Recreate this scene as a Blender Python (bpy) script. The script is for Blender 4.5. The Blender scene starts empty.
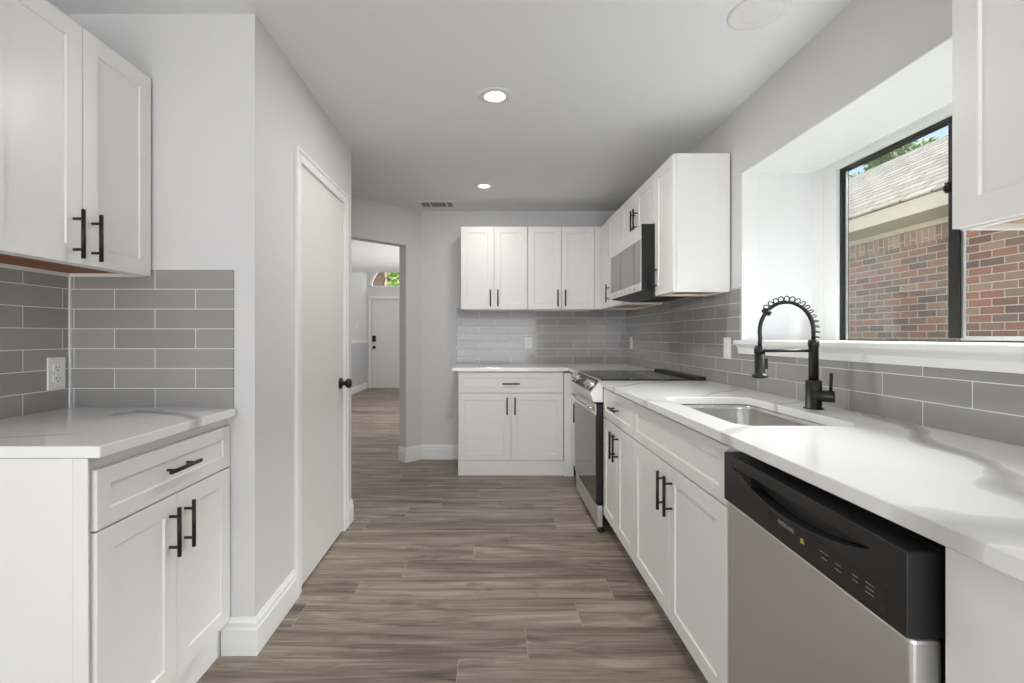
import bpy, bmesh, math, random
from mathutils import Vector, Matrix
C = bpy.context.scene
COL = C.collection
R = math.radians
PI = math.pi
random.seed(7)

# ------------------------------------------------------------------ camera
CAM_H = 1.20
cd = bpy.data.cameras.new('camera')
cam = bpy.data.objects.new('camera', cd)
COL.objects.link(cam)
cam.location = (0, 0, CAM_H)
cam.rotation_euler = (PI/2, 0, 0)
cd.sensor_width = 36
cd.sensor_fit = 'HORIZONTAL'
cd.lens = 36*487/1024
cd.shift_x = 19/1024
cd.shift_y = -5.5/1024
cd.clip_start = 0.02
C.camera = cam

# ------------------------------------------------------------------ sky, sun, lights, exposure
w = bpy.data.worlds.new('sky')
C.world = w
w.use_nodes = True
bg = w.node_tree.nodes['Background']
bg.inputs[0].default_value = (0.58, 0.74, 1.0, 1)
bg.inputs[1].default_value = 1.25


def light(name, kind, loc, energy, color=(1, 1, 1), size=1, size_y=None, direction=None, shape=None, spread=None):
    l = bpy.data.lights.new(name, kind)
    l.energy = energy
    l.color = color
    if kind == 'AREA':
        l.shape = shape or ('RECTANGLE' if size_y else 'DISK')
        l.size = size
        if size_y:
            l.size_y = size_y
        if spread:
            l.spread = spread
    o = bpy.data.objects.new(name, l)
    COL.objects.link(o)
    o.location = loc
    if direction:
        o.rotation_euler = Vector(direction).to_track_quat('-Z', 'Y').to_euler()
    return o


sun = light('sun', 'SUN', (8, -10, 12), 3.4, (1, 0.95, 0.88), direction=(-0.35, 1.0, -1.2))
sun.data.angle = R(1.0)
# extra wide sun, added to boost the light through the kitchen window
boost_sun = light('window_boost', 'SUN', (6, 2, 14), 27.0, (1.0, 0.99, 0.98), direction=(-0.84, -0.03, -0.54))
boost_sun.data.angle = R(64)
# unseen softbox added behind the camera to lift ceiling and cabinet fronts
light('fill_rear', 'AREA', (-0.2, -2.9, 1.0), 62, (1, 0.985, 0.97), 2.6, 1.4, (0, 1, 0.33))
# ceiling lamps: the two lit ones in view; added fill lights brighten the hall and entry
light('lamp_near', 'AREA', (0.01, 2.465, 2.403), 11, (1, 0.97, 0.93), 0.13, None, (0, 0, -1))
light('lamp_far', 'AREA', (-0.073, 3.94, 2.403), 4, (1, 0.97, 0.93), 0.12, None, (0, 0, -1))
light('fill_hall', 'AREA', (-0.56, 7.3, 1.3), 44, (1, 0.985, 0.96), 2.4, 1.3, (-1, 0, -0.12))
light('fill_entry', 'AREA', (-0.56, 10.2, 2.6), 16, (1, 0.985, 0.96), 1.2, 1.0, (-1, 0, -0.2))

vs = C.view_settings
vs.view_transform = 'Standard'
vs.look = 'None'
vs.exposure = 0.18
vs.gamma = 1.0
vs.use_curve_mapping = False


# ------------------------------------------------------------------ materials
def lin(c):
    if isinstance(c, (int, float)):
        c = (c, c, c)
    def f(x):
        x = x/255
        return x/12.92 if x <= 0.04045 else ((x+0.055)/1.055)**2.4
    return (f(c[0]), f(c[1]), f(c[2]), 1)


class NT:
    """small wrapper to write node graphs tersely"""
    def __init__(self, name):
        self.m = bpy.data.materials.new(name)
        self.m.use_nodes = True
        self.t = self.m.node_tree
        self.b = self.t.nodes['Principled BSDF']
        self.out = self.t.nodes['Material Output']

    def n(self, kind, **kw):
        nd = self.t.nodes.new(kind)
        for k, v in kw.items():
            setattr(nd, k, v)
        return nd

    def put(self, sock, v):
        if isinstance(v, bpy.types.NodeSocket):
            self.t.links.new(v, sock)
        else:
            sock.default_value = v

    def math(self, op, a, b=None, clamp=False):
        nd = self.n('ShaderNodeMath', operation=op)
        nd.use_clamp = clamp
        self.put(nd.inputs[0], a)
        if b is not None:
            self.put(nd.inputs[1], b)
        return nd.outputs[0]

    def pos(self):
        return self.n('ShaderNodeNewGeometry').outputs['Position']

    def sep(self, v):
        s = self.n('ShaderNodeSeparateXYZ')
        self.put(s.inputs[0], v)
        return s.outputs

    def comb(self, x, y, z):
        s = self.n('ShaderNodeCombineXYZ')
        for i, q in enumerate((x, y, z)):
            self.put(s.inputs[i], q)
        return s.outputs[0]

    def noise(self, vec, scale, detail=3, rough=0.55, dist=0.0):
        nd = self.n('ShaderNodeTexNoise')
        self.put(nd.inputs['Vector'], vec)
        nd.inputs['Scale'].default_value = scale
        nd.inputs['Detail'].default_value = detail
        nd.inputs['Roughness'].default_value = rough
        nd.inputs['Distortion'].default_value = dist
        return nd.outputs[0]

    def ramp(self, fac, stops):
        nd = self.n('ShaderNodeValToRGB')
        e = nd.color_ramp.elements
        while len(e) < len(stops):
            e.new(0.5)
        for el, (p, c) in zip(e, stops):
            el.position = p
            el.color = c
        self.put(nd.inputs[0], fac)
        return nd.outputs[0]

    def mix(self, fac, a, b, blend='MIX'):
        nd = self.n('ShaderNodeMix', data_type='RGBA', blend_type=blend)
        self.put(nd.inputs[0], fac)
        self.put(nd.inputs[6], a)
        self.put(nd.inputs[7], b)
        return nd.outputs[2]

    def bump(self, h, strength=0.2, dist=0.002):
        nd = self.n('ShaderNodeBump')
        nd.inputs['Strength'].default_value = strength
        nd.inputs['Distance'].default_value = dist
        self.put(nd.inputs['Height'], h)
        self.t.links.new(nd.outputs[0], self.b.inputs['Normal'])

    def set(self, **kw):
        names = dict(col='Base Color', rough='Roughness', metal='Metallic', spec='Specular IOR Level',
                     coat='Coat Weight', coat_r='Coat Roughness', aniso='Anisotropic')
        for k, v in kw.items():
            self.put(self.b.inputs[names[k]], v)
        return self


MATS = {}


def plain(name, c, rough=0.5, metal=0.0, **kw):
    t = NT(name)
    t.set(col=lin(c), rough=rough, metal=metal, **kw)
    MATS[name] = t.m
    return t


def textured_paint(name, c, rough, strength, scale=55):
    t = plain(name, c, rough)
    p = t.pos()
    h = t.noise(p, scale, 4, 0.6)
    t.bump(h, strength, 0.0035)
    v = t.noise(p, 1.7, 2)
    t.set(col=t.mix(v, lin(tuple(x*0.985 for x in c)), lin(c)))
    return t


textured_paint('wall_paint', (220, 219, 219), 0.6, 0.34, 48)
textured_paint('ceiling_paint', (238, 239, 240), 0.7, 0.26, 60)
textured_paint('recess_paint', (243, 243, 244), 0.6, 0.10, 60)
textured_paint('wainscot_paint', (196, 198, 202), 0.6, 0.10, 60)


def smooth_paint(name, c, rough):
    t = plain(name, c, rough)
    h = t.noise(t.pos(), 9, 2)
    t.bump(h, 0.03, 0.002)
    return t


smooth_paint('cabinet_white', (237, 236, 232), 0.32)
smooth_paint('trim_white', (240, 240, 238), 0.3)
smooth_paint('door_white', (228, 227, 222), 0.42)
smooth_paint('vinyl_white', (238, 238, 236), 0.35)


def wood(name, c1, c2, axis=1):
    t = plain(name, c1, 0.55)
    s = t.sep(t.pos())
    k = [14, 14, 14]
    k[axis] = 1.2
    v = t.comb(t.math('MULTIPLY', s[0], k[0]), t.math('MULTIPLY', s[1], k[1]), t.math('MULTIPLY', s[2], k[2]))
    n = t.noise(v, 2.0, 5, 0.6, 0.6)
    t.set(col=t.ramp(n, [(0.3, lin(c2)), (0.7, lin(c1))]))
    return t


wood('raw_plywood', (214, 178, 132), (178, 132, 88))
wood('stained_plywood', (170, 112, 62), (120, 70, 36))


def metal(name, c, rough, axis, bumpy=0.05):
    t = plain(name, c, rough, 1.0)
    s = t.sep(t.pos())
    k = [260, 260, 260]
    k[axis] = 3
    v = t.comb(t.math('MULTIPLY', s[0], k[0]), t.math('MULTIPLY', s[1], k[1]), t.math('MULTIPLY', s[2], k[2]))
    n = t.noise(v, 1.0, 3)
    t.bump(n, bumpy, 0.001)
    r = t.math('MULTIPLY_ADD', n, 0.12)
    r.node.inputs[2].default_value = rough-0.06
    t.set(rough=r)
    return t


metal('stainless', (232, 231, 229), 0.38, 1, 0.0)
metal('stainless_sink', (206, 204, 200), 0.22, 1, 0.02)
metal('aluminium', (205, 206, 208), 0.35, 2, 0.02)


def grained(name, c, rough, sc=240, st=0.06, **kw):
    t = plain(name, c, rough, **kw)
    t.bump(t.noise(t.pos(), sc, 2), st, 0.0006)
    return t


grained('black_handle', (15, 15, 15), 0.4)
grained('black_plastic', (26, 26, 27), 0.42)
grained('black_enamel', (18, 18, 19), 0.3)
grained('black_gloss', (10, 10, 11), 0.06, 6, 0.01)
grained('display_gloss', (31, 31, 33), 0.22, 6, 0.01)
grained('dark_hole', (9, 9, 9), 0.9)
grained('oven_glass', (52, 51, 50), 0.05, 6, 0.01, spec=1.0)
grained('microwave_glass', (120, 119, 116), 0.12, 6, 0.01, spec=0.9)
grained('bronze_frame', (24, 22, 21), 0.4)
grained('outlet_white', (236, 236, 233), 0.35, 30, 0.02)
grained('legend_grey', (150, 150, 150), 0.5)
grained('sticker_green', (176, 170, 60), 0.5)
grained('chrome', (225, 225, 226), 0.12, 6, 0.01, metal=1.0)
grained('vent_white', (228, 228, 226), 0.45, 30, 0.02)
grained('vent_dark', (60, 60, 57), 0.8)
grained('vent_grey', (150, 150, 146), 0.6)
grained('lamp_off', (232, 231, 228), 0.5, 30, 0.02)


def emit(name, c, s):
    t = plain(name, c, 0.5)
    t.b.inputs['Emission Color'].default_value = lin(c)
    t.b.inputs['Emission Strength'].default_value = s
    g = t.noise(t.pos(), 40, 1)
    t.set(rough=g)


emit('lamp_glow', (255, 250, 240), 3.0)


def glass():
    t = NT('window_glass')
    MATS['window_glass'] = t.m
    tr = t.n('ShaderNodeBsdfTransparent')
    tr.inputs[0].default_value = (0.96, 0.975, 0.97, 1)
    gl = t.n('ShaderNodeBsdfGlossy')
    gl.inputs['Roughness'].default_value = 0.01
    lw = t.n('ShaderNodeLayerWeight')
    lw.inputs[0].default_value = 0.5
    fr = t.math('MULTIPLY_ADD', t.math('POWER', lw.outputs['Facing'], 5.0), 0.96)
    fr.node.inputs[2].default_value = 0.04
    b = t.n('ShaderNodeBump')
    b.inputs['Strength'].default_value = 0.01
    t.put(b.inputs['Height'], t.noise(t.pos(), 3, 1))
    t.t.links.new(b.outputs[0], gl.inputs['Normal'])
    mx = t.n('ShaderNodeMixShader')
    t.t.links.new(fr, mx.inputs[0])
    t.t.links.new(tr.outputs[0], mx.inputs[1])
    t.t.links.new(gl.outputs[0], mx.inputs[2])
    t.t.links.new(mx.outputs[0], t.out.inputs[0])


glass()


def tiles(name, axis, u0, sign=1):
    """3 x 12 inch grey glazed tiles in running bond; axis = which world axis runs along the wall"""
    t = plain(name, (150, 148, 146), 0.13, coat=0.12, coat_r=0.05, spec=0.42)
    s = t.sep(t.pos())
    u = t.math('MULTIPLY_ADD', s[axis], float(sign))
    u.node.inputs[2].default_value = -sign*u0 + 0.3048*40
    z = t.math('SUBTRACT', s[2], 0.9285)
    br = t.n('ShaderNodeTexBrick')
    br.offset = 0.5
    br.inputs['Scale'].default_value = 1.0
    br.inputs['Mortar Size'].default_value = 0.0016
    br.inputs['Mortar Smooth'].default_value = 0.15
    br.inputs['Brick Width'].default_value = 0.3048
    br.inputs['Row Height'].default_value = 0.0746
    br.inputs['Color1'].default_value = lin((150, 148, 146))
    br.inputs['Color2'].default_value = lin((160, 158, 156))
    br.inputs['Mortar'].default_value = lin((222, 221, 217))
    t.put(br.inputs['Vector'], t.comb(u, z, 0.0))
    t.set(col=br.outputs['Color'])
    fac = br.outputs['Fac']
    rr = t.math('MULTIPLY_ADD', fac, 0.5)
    rr.node.inputs[2].default_value = 0.11
    t.set(rough=rr)
    wav = t.noise(t.pos(), 9, 2)
    h = t.math('SUBTRACT', t.math('MULTIPLY', wav, 0.5), fac)
    t.bump(h, 0.35, 0.0015)


tiles('tile_nook_back', 0, -1.576+0.1524)
tiles('tile_nook_side', 1, 1.649+0.1524)
tiles('tile_back', 0, 0.02)
tiles('tile_right', 1, 1.47+0.1524)


def quartz(name, veins, seed):
    """white quartz with soft grey veins: each vein a noisy line a*x+b*y+c=0 limited along its length"""
    t = plain(name, (238, 238, 236), 0.16, coat=0.25, coat_r=0.06)
    p = t.pos()
    s = t.sep(p)
    n1 = t.math('SUBTRACT', t.noise(p, 2.6, 1, 0.5), 0.5)
    n2 = t.math('SUBTRACT', t.noise(p, 14, 4, 0.6), 0.5)
    wob = t.math('ADD', t.math('MULTIPLY', n1, 0.24), t.math('MULTIPLY', n2, 0.006))
    col = t.mix(t.noise(p, 2.1, 3), lin((236, 236, 234)), lin((246, 246, 245)))
    total = None
    for (x0, y0, x1, y1, wd, st) in veins:
        dx, dy = x1-x0, y1-y0
        L = math.hypot(dx, dy)
        nx, ny = -dy/L, dx/L
        d = t.math('ADD', t.math('ADD', t.math('MULTIPLY', s[0], nx), t.math('MULTIPLY', s[1], ny)), wob)
        d = t.math('ABSOLUTE', t.math('SUBTRACT', d, nx*x0+ny*y0))
        wid = t.math('MULTIPLY_ADD', t.noise(p, 5+wd*10, 2), wd*1.6)
        wid.node.inputs[2].default_value = wd*0.15
        band = t.math('SUBTRACT', 1.0, t.math('DIVIDE', d, wid), True)
        band = t.math('POWER', band, 0.4)
        a = t.math('ADD', t.math('MULTIPLY', s[0], dx/L), t.math('MULTIPLY', s[1], dy/L))
        a = t.math('SUBTRACT', a, (x0+x1)/2*dx/L+(y0+y1)/2*dy/L)
        lim = t.math('SUBTRACT', 1.0, t.math('DIVIDE', t.math('ABSOLUTE', a), L*0.62), True)
        lim = t.math('MINIMUM', t.math('MULTIPLY', lim, 4.0), 1.0)
        band = t.math('MULTIPLY', t.math('MULTIPLY', band, lim), st)
        total = band if total is None else t.math('MAXIMUM', total, band)
    t.set(col=t.mix(total, col, lin((160, 159, 156))))
    return t


quartz('quartz_right', [(1.33, 1.66, 0.90, 0.80, 0.040, 0.8), (0.63, 0.69, 1.2, 0.42, 0.08, 0.7), (0.62, 1.32, 0.80, 1.50, 0.02, 0.5),
                        (1.0, 2.2, 1.3, 2.6, 0.02, 0.45), (0.62, 2.62, 1.1, 2.95, 0.03, 0.5), (0.66, 2.1, 0.76, 2.0, 0.02, 0.4),
                        (1.1, 1.95, 1.3, 2.05, 0.02, 0.55)], 1)
quartz('quartz_left', [(-1.30, 1.72, -0.96, 1.58, 0.03, 0.8), (-1.6, 1.25, -1.2, 1.38, 0.02, 0.35), (-1.30, 1.66, -1.18, 1.72, 0.05, 0.5)], 2)
quartz('quartz_back', [(-0.3, 4.2, 0.1, 4.6, 0.04, 0.6), (0.3, 4.7, 0.7, 4.3, 0.03, 0.5), (0.7, 3.8, 1.2, 4.1, 0.03, 0.5)], 3)


def plank_floor():
    t = plain('plank_floor', (150, 135, 120), 0.42)
    p = t.pos()
    s = t.sep(p)
    WID, LEN = 0.2, 1.2
    yr = t.math('DIVIDE', t.math('SUBTRACT', s[1], 1.81-40*WID), WID)
    row = t.math('FLOOR', yr)
    fy = t.math('FRACT', yr)
    off = t.math('MULTIPLY_ADD', row, -0.245)
    off.node.inputs[2].default_value = -0.155+0.245*40+LEN*40
    wn = t.n('ShaderNodeTexWhiteNoise', noise_dimensions='1D')
    t.put(wn.inputs['W'], row)
    off = t.math('ADD', off, t.math('MULTIPLY', wn.outputs[0], 0.16))
    xr = t.math('DIVIDE', t.math('ADD', s[0], off), LEN)
    colm = t.math('FLOOR', xr)
    fx = t.math('FRACT', xr)
    w2 = t.n('ShaderNodeTexWhiteNoise', noise_dimensions='2D')
    t.put(w2.inputs['Vector'], t.comb(row, colm, 0.0))
    rnd = w2.outputs[0]
    rc = t.sep(w2.outputs['Color'])
    # grain: streaks running along x, a different stretch of wood per plank
    ox = t.math('MULTIPLY', rc[0], 37.0)
    oy = t.math('MULTIPLY', rc[1], 23.0)
    g1 = t.noise(t.comb(t.math('ADD', t.math('MULTIPLY', s[0], 0.55), ox), t.math('ADD', t.math('MULTIPLY', s[1], 6.5), oy), 0.0), 2.0, 6, 0.62, 1.0)
    g2 = t.noise(t.comb(t.math('ADD', t.math('MULTIPLY', s[0], 1.6), oy), t.math('ADD', t.math('MULTIPLY', s[1], 42.0), ox), 0.0), 2.0, 4, 0.65, 0.3)
    g3 = t.noise(t.comb(t.math('ADD', t.math('MULTIPLY', s[0], 2.2), ox), t.math('ADD', t.math('MULTIPLY', s[1], 5.0), oy), 0.0), 1.6, 3, 0.5, 1.4)
    f = t.math('ADD', t.math('MULTIPLY', g1, 0.70), t.math('MULTIPLY', g2, 0.30))
    f = t.math('ADD', f, t.math('MULTIPLY', t.math('SUBTRACT', rnd, 0.5), 0.08))
    base = t.ramp(f, [(0.34, lin((76, 66, 58))), (0.43, lin((114, 102, 91))), (0.52, lin((145, 132, 119))), (0.63, lin((176, 163, 149)))])
    dark = t.ramp(g3, [(0.57, (0, 0, 0, 1)), (0.70, (1, 1, 1, 1))])
    base = t.mix(t.math('MULTIPLY', dark, 0.45), base, lin((88, 75, 65)))
    # joints
    ey = t.math('MINIMUM', fy, t.math('SUBTRACT', 1.0, fy))
    ex = t.math('MINIMUM', fx, t.math('SUBTRACT', 1.0, fx))
    jy = t.math('LESS_THAN', ey, 0.0012/WID)
    jx = t.math('LESS_THAN', ex, 0.0011/LEN)
    base = t.mix(t.math('MULTIPLY', jy, 0.35), base, lin((112, 102, 92)))
    base = t.mix(t.math('MULTIPLY', jx, 0.6), base, lin((190, 180, 168)))
    t.set(col=base)
    rr = t.math('MULTIPLY_ADD', f, 0.25)
    rr.node.inputs[2].default_value = 0.30
    t.set(rough=rr)
    t.bump(t.math('SUBTRACT', t.math('MULTIPLY', g2, 0.4), t.math('MAXIMUM', jx, jy)), 0.18, 0.0015)


plank_floor()


def bricks():
    t = plain('house_brick', (150, 100, 80), 0.9)
    s = t.sep(t.pos())

    def br(u, v, bw, rh):
        b = t.n('ShaderNodeTexBrick')
        b.offset = 0.5
        b.inputs['Scale'].default_value = 1.0
        b.inputs['Mortar Size'].default_value = 0.005
        b.inputs['Mortar Smooth'].default_value = 0.2
        b.inputs['Bias'].default_value = 0.0
        b.inputs['Brick Width'].default_value = bw
        b.inputs['Row Height'].default_value = rh
        b.inputs['Color1'].default_value = (0, 0, 0, 1)
        b.inputs['Color2'].default_value = (1, 1, 1, 1)
        b.inputs['Mortar'].default_value = (0.5, 0.5, 0.5, 1)
        t.put(b.inputs['Vector'], t.comb(u, v, 0.0))
        return b
    yy = t.math('ADD', s[1], 20.0)
    zz = t.math('ADD', s[2], 10.0)
    b = br(yy, zz, 0.215, 0.0712)
    c = t.ramp(b.outputs['Color'], [(0.0, lin((76, 64, 58))), (0.25, lin((116, 78, 64))), (0.5, lin((138, 88, 68))), (0.75, lin((104, 84, 75))), (1.0, lin((140, 112, 95)))])
    mort = t.mix(b.outputs['Fac'], c, lin((172, 163, 153)))
    b2 = br(zz, yy, 0.40, 0.0712)
    c2 = t.ramp(b2.outputs['Color'], [(0.0, lin((98, 80, 72))), (0.5, lin((140, 104, 90))), (1.0, lin((160, 130, 112)))])
    m2 = t.mix(b2.outputs['Fac'], c2, lin((172, 163, 153)))
    top = t.math('GREATER_THAN', s[2], 2.155)
    col = t.mix(top, mort, m2)
    n = t.noise(t.pos(), 18, 4)
    col = t.mix(t.math('MULTIPLY', n, 0.28), col, lin((140, 120, 106)))
    t.set(col=col)
    fac = t.mix(top, b.outputs['Fac'], b2.outputs['Fac'])
    t.bump(t.math('SUBTRACT', t.math('MULTIPLY', n, 0.3), fac), 0.6, 0.008)


bricks()


def shingles():
    t = plain('roof_shingle', (176, 162, 146), 0.9)
    s = t.sep(t.pos())
    b = t.n('ShaderNodeTexBrick')
    b.offset = 0.37
    b.inputs['Scale'].default_value = 1.0
    b.inputs['Mortar Size'].default_value = 0.014
    b.inputs['Brick Width'].default_value = 0.34
    b.inputs['Row Height'].default_value = 0.118
    b.inputs['Color1'].default_value = lin((132, 120, 108))
    b.inputs['Color2'].default_value = lin((166, 152, 138))
    b.inputs['Mortar'].default_value = lin((58, 51, 46))
    t.put(b.inputs['Vector'], t.comb(t.math('ADD', s[1], 30.0), s[0], 0.0))
    n = t.noise(t.pos(), 6, 4)
    t.set(col=t.mix(t.math('MULTIPLY', n, 0.3), b.outputs['Color'], lin((160, 146, 131))))
    t.bump(t.math('SUBTRACT', t.math('MULTIPLY', t.noise(t.pos(), 14, 2), 0.5), b.outputs['Fac']), 0.4, 0.01)


shingles()
smooth_paint('house_trim', (188, 174, 154), 0.6)


def leaf(name, c1, c2):
    t = plain(name, c1, 0.6)
    n = t.noise(t.pos(), 2.2, 3)
    t.set(col=t.mix(t.ramp(n, [(0.35, (0, 0, 0, 1)), (0.65, (1, 1, 1, 1))]), lin(c1), lin(c2)))


leaf('leaf_green', (70, 96, 46), (112, 132, 62))
leaf('leaf_dark', (50, 74, 44), (84, 106, 62))
leaf('leaf_bright', (98, 124, 52), (140, 156, 88))
wood('bark', (110, 92, 76), (70, 58, 48), 2)
leaf('lawn', (104, 120, 66), (132, 140, 84))


# ------------------------------------------------------------------ mesh helpers
class F:
    """a right-handed frame: o origin, u along a front, v up, n out of the front"""
    def __init__(self, o, u, n):
        self.o = Vector(o)
        self.u = Vector(u).normalized()
        self.n = Vector(n).normalized()
        self.v = Vector((0, 0, 1))

    def p(self, u, v, n=0.0):
        return self.o + self.u*u + self.v*v + self.n*n


WORLD = F((0, 0, 0), (1, 0, 0), (0, -1, 0))     # p(x, z, -y)


class MB:
    def __init__(self):
        self.bm = bmesh.new()

    def hexa(self, pts):
        vs_ = [self.bm.verts.new(p) for p in pts]
        for f in ((0, 1, 2, 3), (7, 6, 5, 4), (0, 4, 5, 1), (1, 5, 6, 2), (2, 6, 7, 3), (3, 7, 4, 0)):
            self.bm.faces.new([vs_[i] for i in f])
        return self

    def box(self, x0, x1, y0, y1, z0, z1):
        return self.hexa([(x0, y0, z0), (x1, y0, z0), (x1, y1, z0), (x0, y1, z0),
                          (x0, y0, z1), (x1, y0, z1), (x1, y1, z1), (x0, y1, z1)])

    def fbox(self, f, u0, u1, v0, v1, n0, n1):
        return self.hexa([f.p(u0, v0, n0), f.p(u1, v0, n0), f.p(u1, v0, n1), f.p(u0, v0, n1),
                          f.p(u0, v1, n0), f.p(u1, v1, n0), f.p(u1, v1, n1), f.p(u0, v1, n1)])

    def prism(self, ring_a, ring_b):
        a = [self.bm.verts.new(p) for p in ring_a]
        b = [self.bm.verts.new(p) for p in ring_b]
        n = len(a)
        self.bm.faces.new(a)
        self.bm.faces.new(list(reversed(b)))
        for i in range(n):
            self.bm.faces.new((a[i], b[i], b[(i+1) % n], a[(i+1) % n]))
        return self

    def plan(self, pts, z0, z1):
        return self.prism([(x, y, z0) for x, y in pts], [(x, y, z1) for x, y in pts])

    def ring(self, c, axis, r, seg, start=None):
        axis = Vector(axis).normalized()
        ref = start or (Vector((0, 0, 1)) if abs(axis.z) < 0.9 else Vector((1, 0, 0)))
        a = (ref - axis*ref.dot(axis)).normalized()
        b = axis.cross(a)
        return [Vector(c) + (a*math.cos(2*PI*i/seg) + b*math.sin(2*PI*i/seg))*r for i in range(seg)]

    def loft(self, rings, cap=True):
        vv = [[self.bm.verts.new(p) for p in rg] for rg in rings]
        n = len(vv[0])
        for k in range(len(vv)-1):
            for i in range(n):
                f = self.bm.faces.new((vv[k][i], vv[k][(i+1) % n], vv[k+1][(i+1) % n], vv[k+1][i]))
                f.smooth = True
        if cap:
            self.bm.faces.new(list(reversed(vv[0])))
            self.bm.faces.new(vv[-1])
        return self

    def cyl(self, a, b, r, seg=16, r2=None):
        a, b = Vector(a), Vector(b)
        return self.loft([self.ring(a, b-a, r, seg), self.ring(b, b-a, r if r2 is None else r2, seg)])

    def lathe(self, o, axis, prof, seg=24):
        o, axis = Vector(o), Vector(axis).normalized()
        return self.loft([self.ring(o+axis*h, axis, max(r, 0.0002), seg) for r, h in prof])

    def tube(self, pts, r, seg=8):
        pts = [Vector(p) for p in pts]
        rings, ref = [], None
        for i, p in enumerate(pts):
            t = (pts[min(i+1, len(pts)-1)] - pts[max(i-1, 0)]).normalized()
            if ref is None:
                ref = Vector((0, 0, 1)) if abs(t.z) < 0.9 else Vector((1, 0, 0))
            a = (ref - t*ref.dot(t)).normalized()
            ref = a
            b = t.cross(a)
            rr = r[i] if isinstance(r, (list, tuple)) else r
            rings.append([p + (a*math.cos(2*PI*k/seg) + b*math.sin(2*PI*k/seg))*rr for k in range(seg)])
        return self.loft(rings)

    def sweep(self, pts, prof, z=0.0, side=1):
        """profile (offset, height) swept along a plan polyline with mitred corners; side=+1 offsets to the right of travel"""
        P = [Vector((x, y)) for x, y in pts]
        nrm = []
        for i in range(len(P)-1):
            d = (P[i+1]-P[i]).normalized()
            nrm.append(Vector((d.y, -d.x))*side)
        rings = []
        for i, p in enumerate(P):
            if i == 0:
                m = nrm[0]
            elif i == len(P)-1:
                m = nrm[-1]
            else:
                m = nrm[i-1]+nrm[i]
                m = m/(m.dot(nrm[i]))
            rings.append([(p.x+m.x*o, p.y+m.y*o, z+h) for o, h in prof])
        vv = [[self.bm.verts.new(q) for q in rg] for rg in rings]
        n = len(prof)
        for k in range(len(vv)-1):
            for i in range(n):
                self.bm.faces.new((vv[k][i], vv[k][(i+1) % n], vv[k+1][(i+1) % n], vv[k+1][i]))
        self.bm.faces.new(vv[0])
        self.bm.faces.new(list(reversed(vv[-1])))
        return self

    def plate(self, outer, holes, z0, z1):
        """flat slab with holes: outer and holes are plan loops"""
        edges = []
        for loop in [outer]+holes:
            vs_ = [self.bm.verts.new((x, y, z1)) for x, y in loop]
            edges += [self.bm.edges.new((vs_[i], vs_[(i+1) % len(vs_)])) for i in range(len(vs_))]
        r = bmesh.ops.triangle_fill(self.bm, use_beauty=True, use_dissolve=False, edges=edges)
        fs = [g for g in r['geom'] if isinstance(g, bmesh.types.BMFace)]
        ex = bmesh.ops.extrude_face_region(self.bm, geom=fs)
        for v in [g for g in ex['geom'] if isinstance(g, bmesh.types.BMVert)]:
            v.co.z = z0
        return self

    def build(self, name, mat, parent=None, loc=(0, 0, 0), bevel=0.0, seg=2, smooth=False):
        bm = self.bm
        bmesh.ops.recalc_face_normals(bm, faces=bm.faces[:])
        off = Vector(parent['_o']) if parent is not None else Vector(loc)
        for v in bm.verts:
            v.co -= off
        if smooth:
            for f in bm.faces:
                f.smooth = True
        me = bpy.data.meshes.new(name)
        bm.to_mesh(me)
        bm.free()
        me.materials.append(MATS[mat])
        o = bpy.data.objects.new(name, me)
        COL.objects.link(o)
        if parent is not None:
            o.parent = parent
            o['_o'] = parent['_o']
        else:
            o.location = off
            o['_o'] = tuple(off)
        if bevel:
            b = o.modifiers.new('bevel', 'BEVEL')
            b.width = bevel
            b.segments = seg
            b.limit_method = 'ANGLE'
            b.angle_limit = R(35)
            b.harden_normals = False
        return o


def tag(o, label, cat, group=None, kind=None):
    o['label'] = label
    o['category'] = cat
    if group:
        o['group'] = group
    if kind:
        o['kind'] = kind
    return o


def thing(name, label, cat, loc, group=None, kind=None):
    o = bpy.data.objects.new(name, None)
    COL.objects.link(o)
    o.location = loc
    o['_o'] = tuple(loc)
    o.empty_display_size = 0.1
    return tag(o, label, cat, group, kind)


def struct(o, label, cat):
    return tag(o, label, cat, None, 'structure')


FR = lambda X, Y: F((X, Y, 0), (0, -1, 0), (-1, 0, 0))     # fronts of the right run; u runs from far to near
FB = lambda X, Y: F((X, Y, 0), (1, 0, 0), (0, -1, 0))      # fronts of the back run; u runs left to right
FL = lambda X, Y: F((X, Y, 0), (0, 1, 0), (1, 0, 0))       # fronts of the left run; u runs near to far

# ------------------------------------------------------------------ room dimensions
CEIL = 2.417
CT = 0.929                   # worktop top
CB = 0.899                   # worktop underside
XR = 1.305                   # right wall
YB = 4.75                    # back wall
YN = 1.84                    # wall at the back of the left nook
XN = -1.60                   # left wall of the nook
A = Vector((-0.90, YN))      # closet wall, near corner
B = Vector((-0.925, 3.18))   # closet wall, far corner
FC = F((A.x, A.y, 0), (B.x-A.x, B.y-A.y, 0), (B.y-A.y, -(B.x-A.x), 0))
LC = (B-A).length
d45 = math.sqrt(0.5)
FA = F((-0.70, YB, 0), (-d45, -d45, 0), (d45, -d45, 0))     # angled wall, u runs away from the back wall

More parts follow.
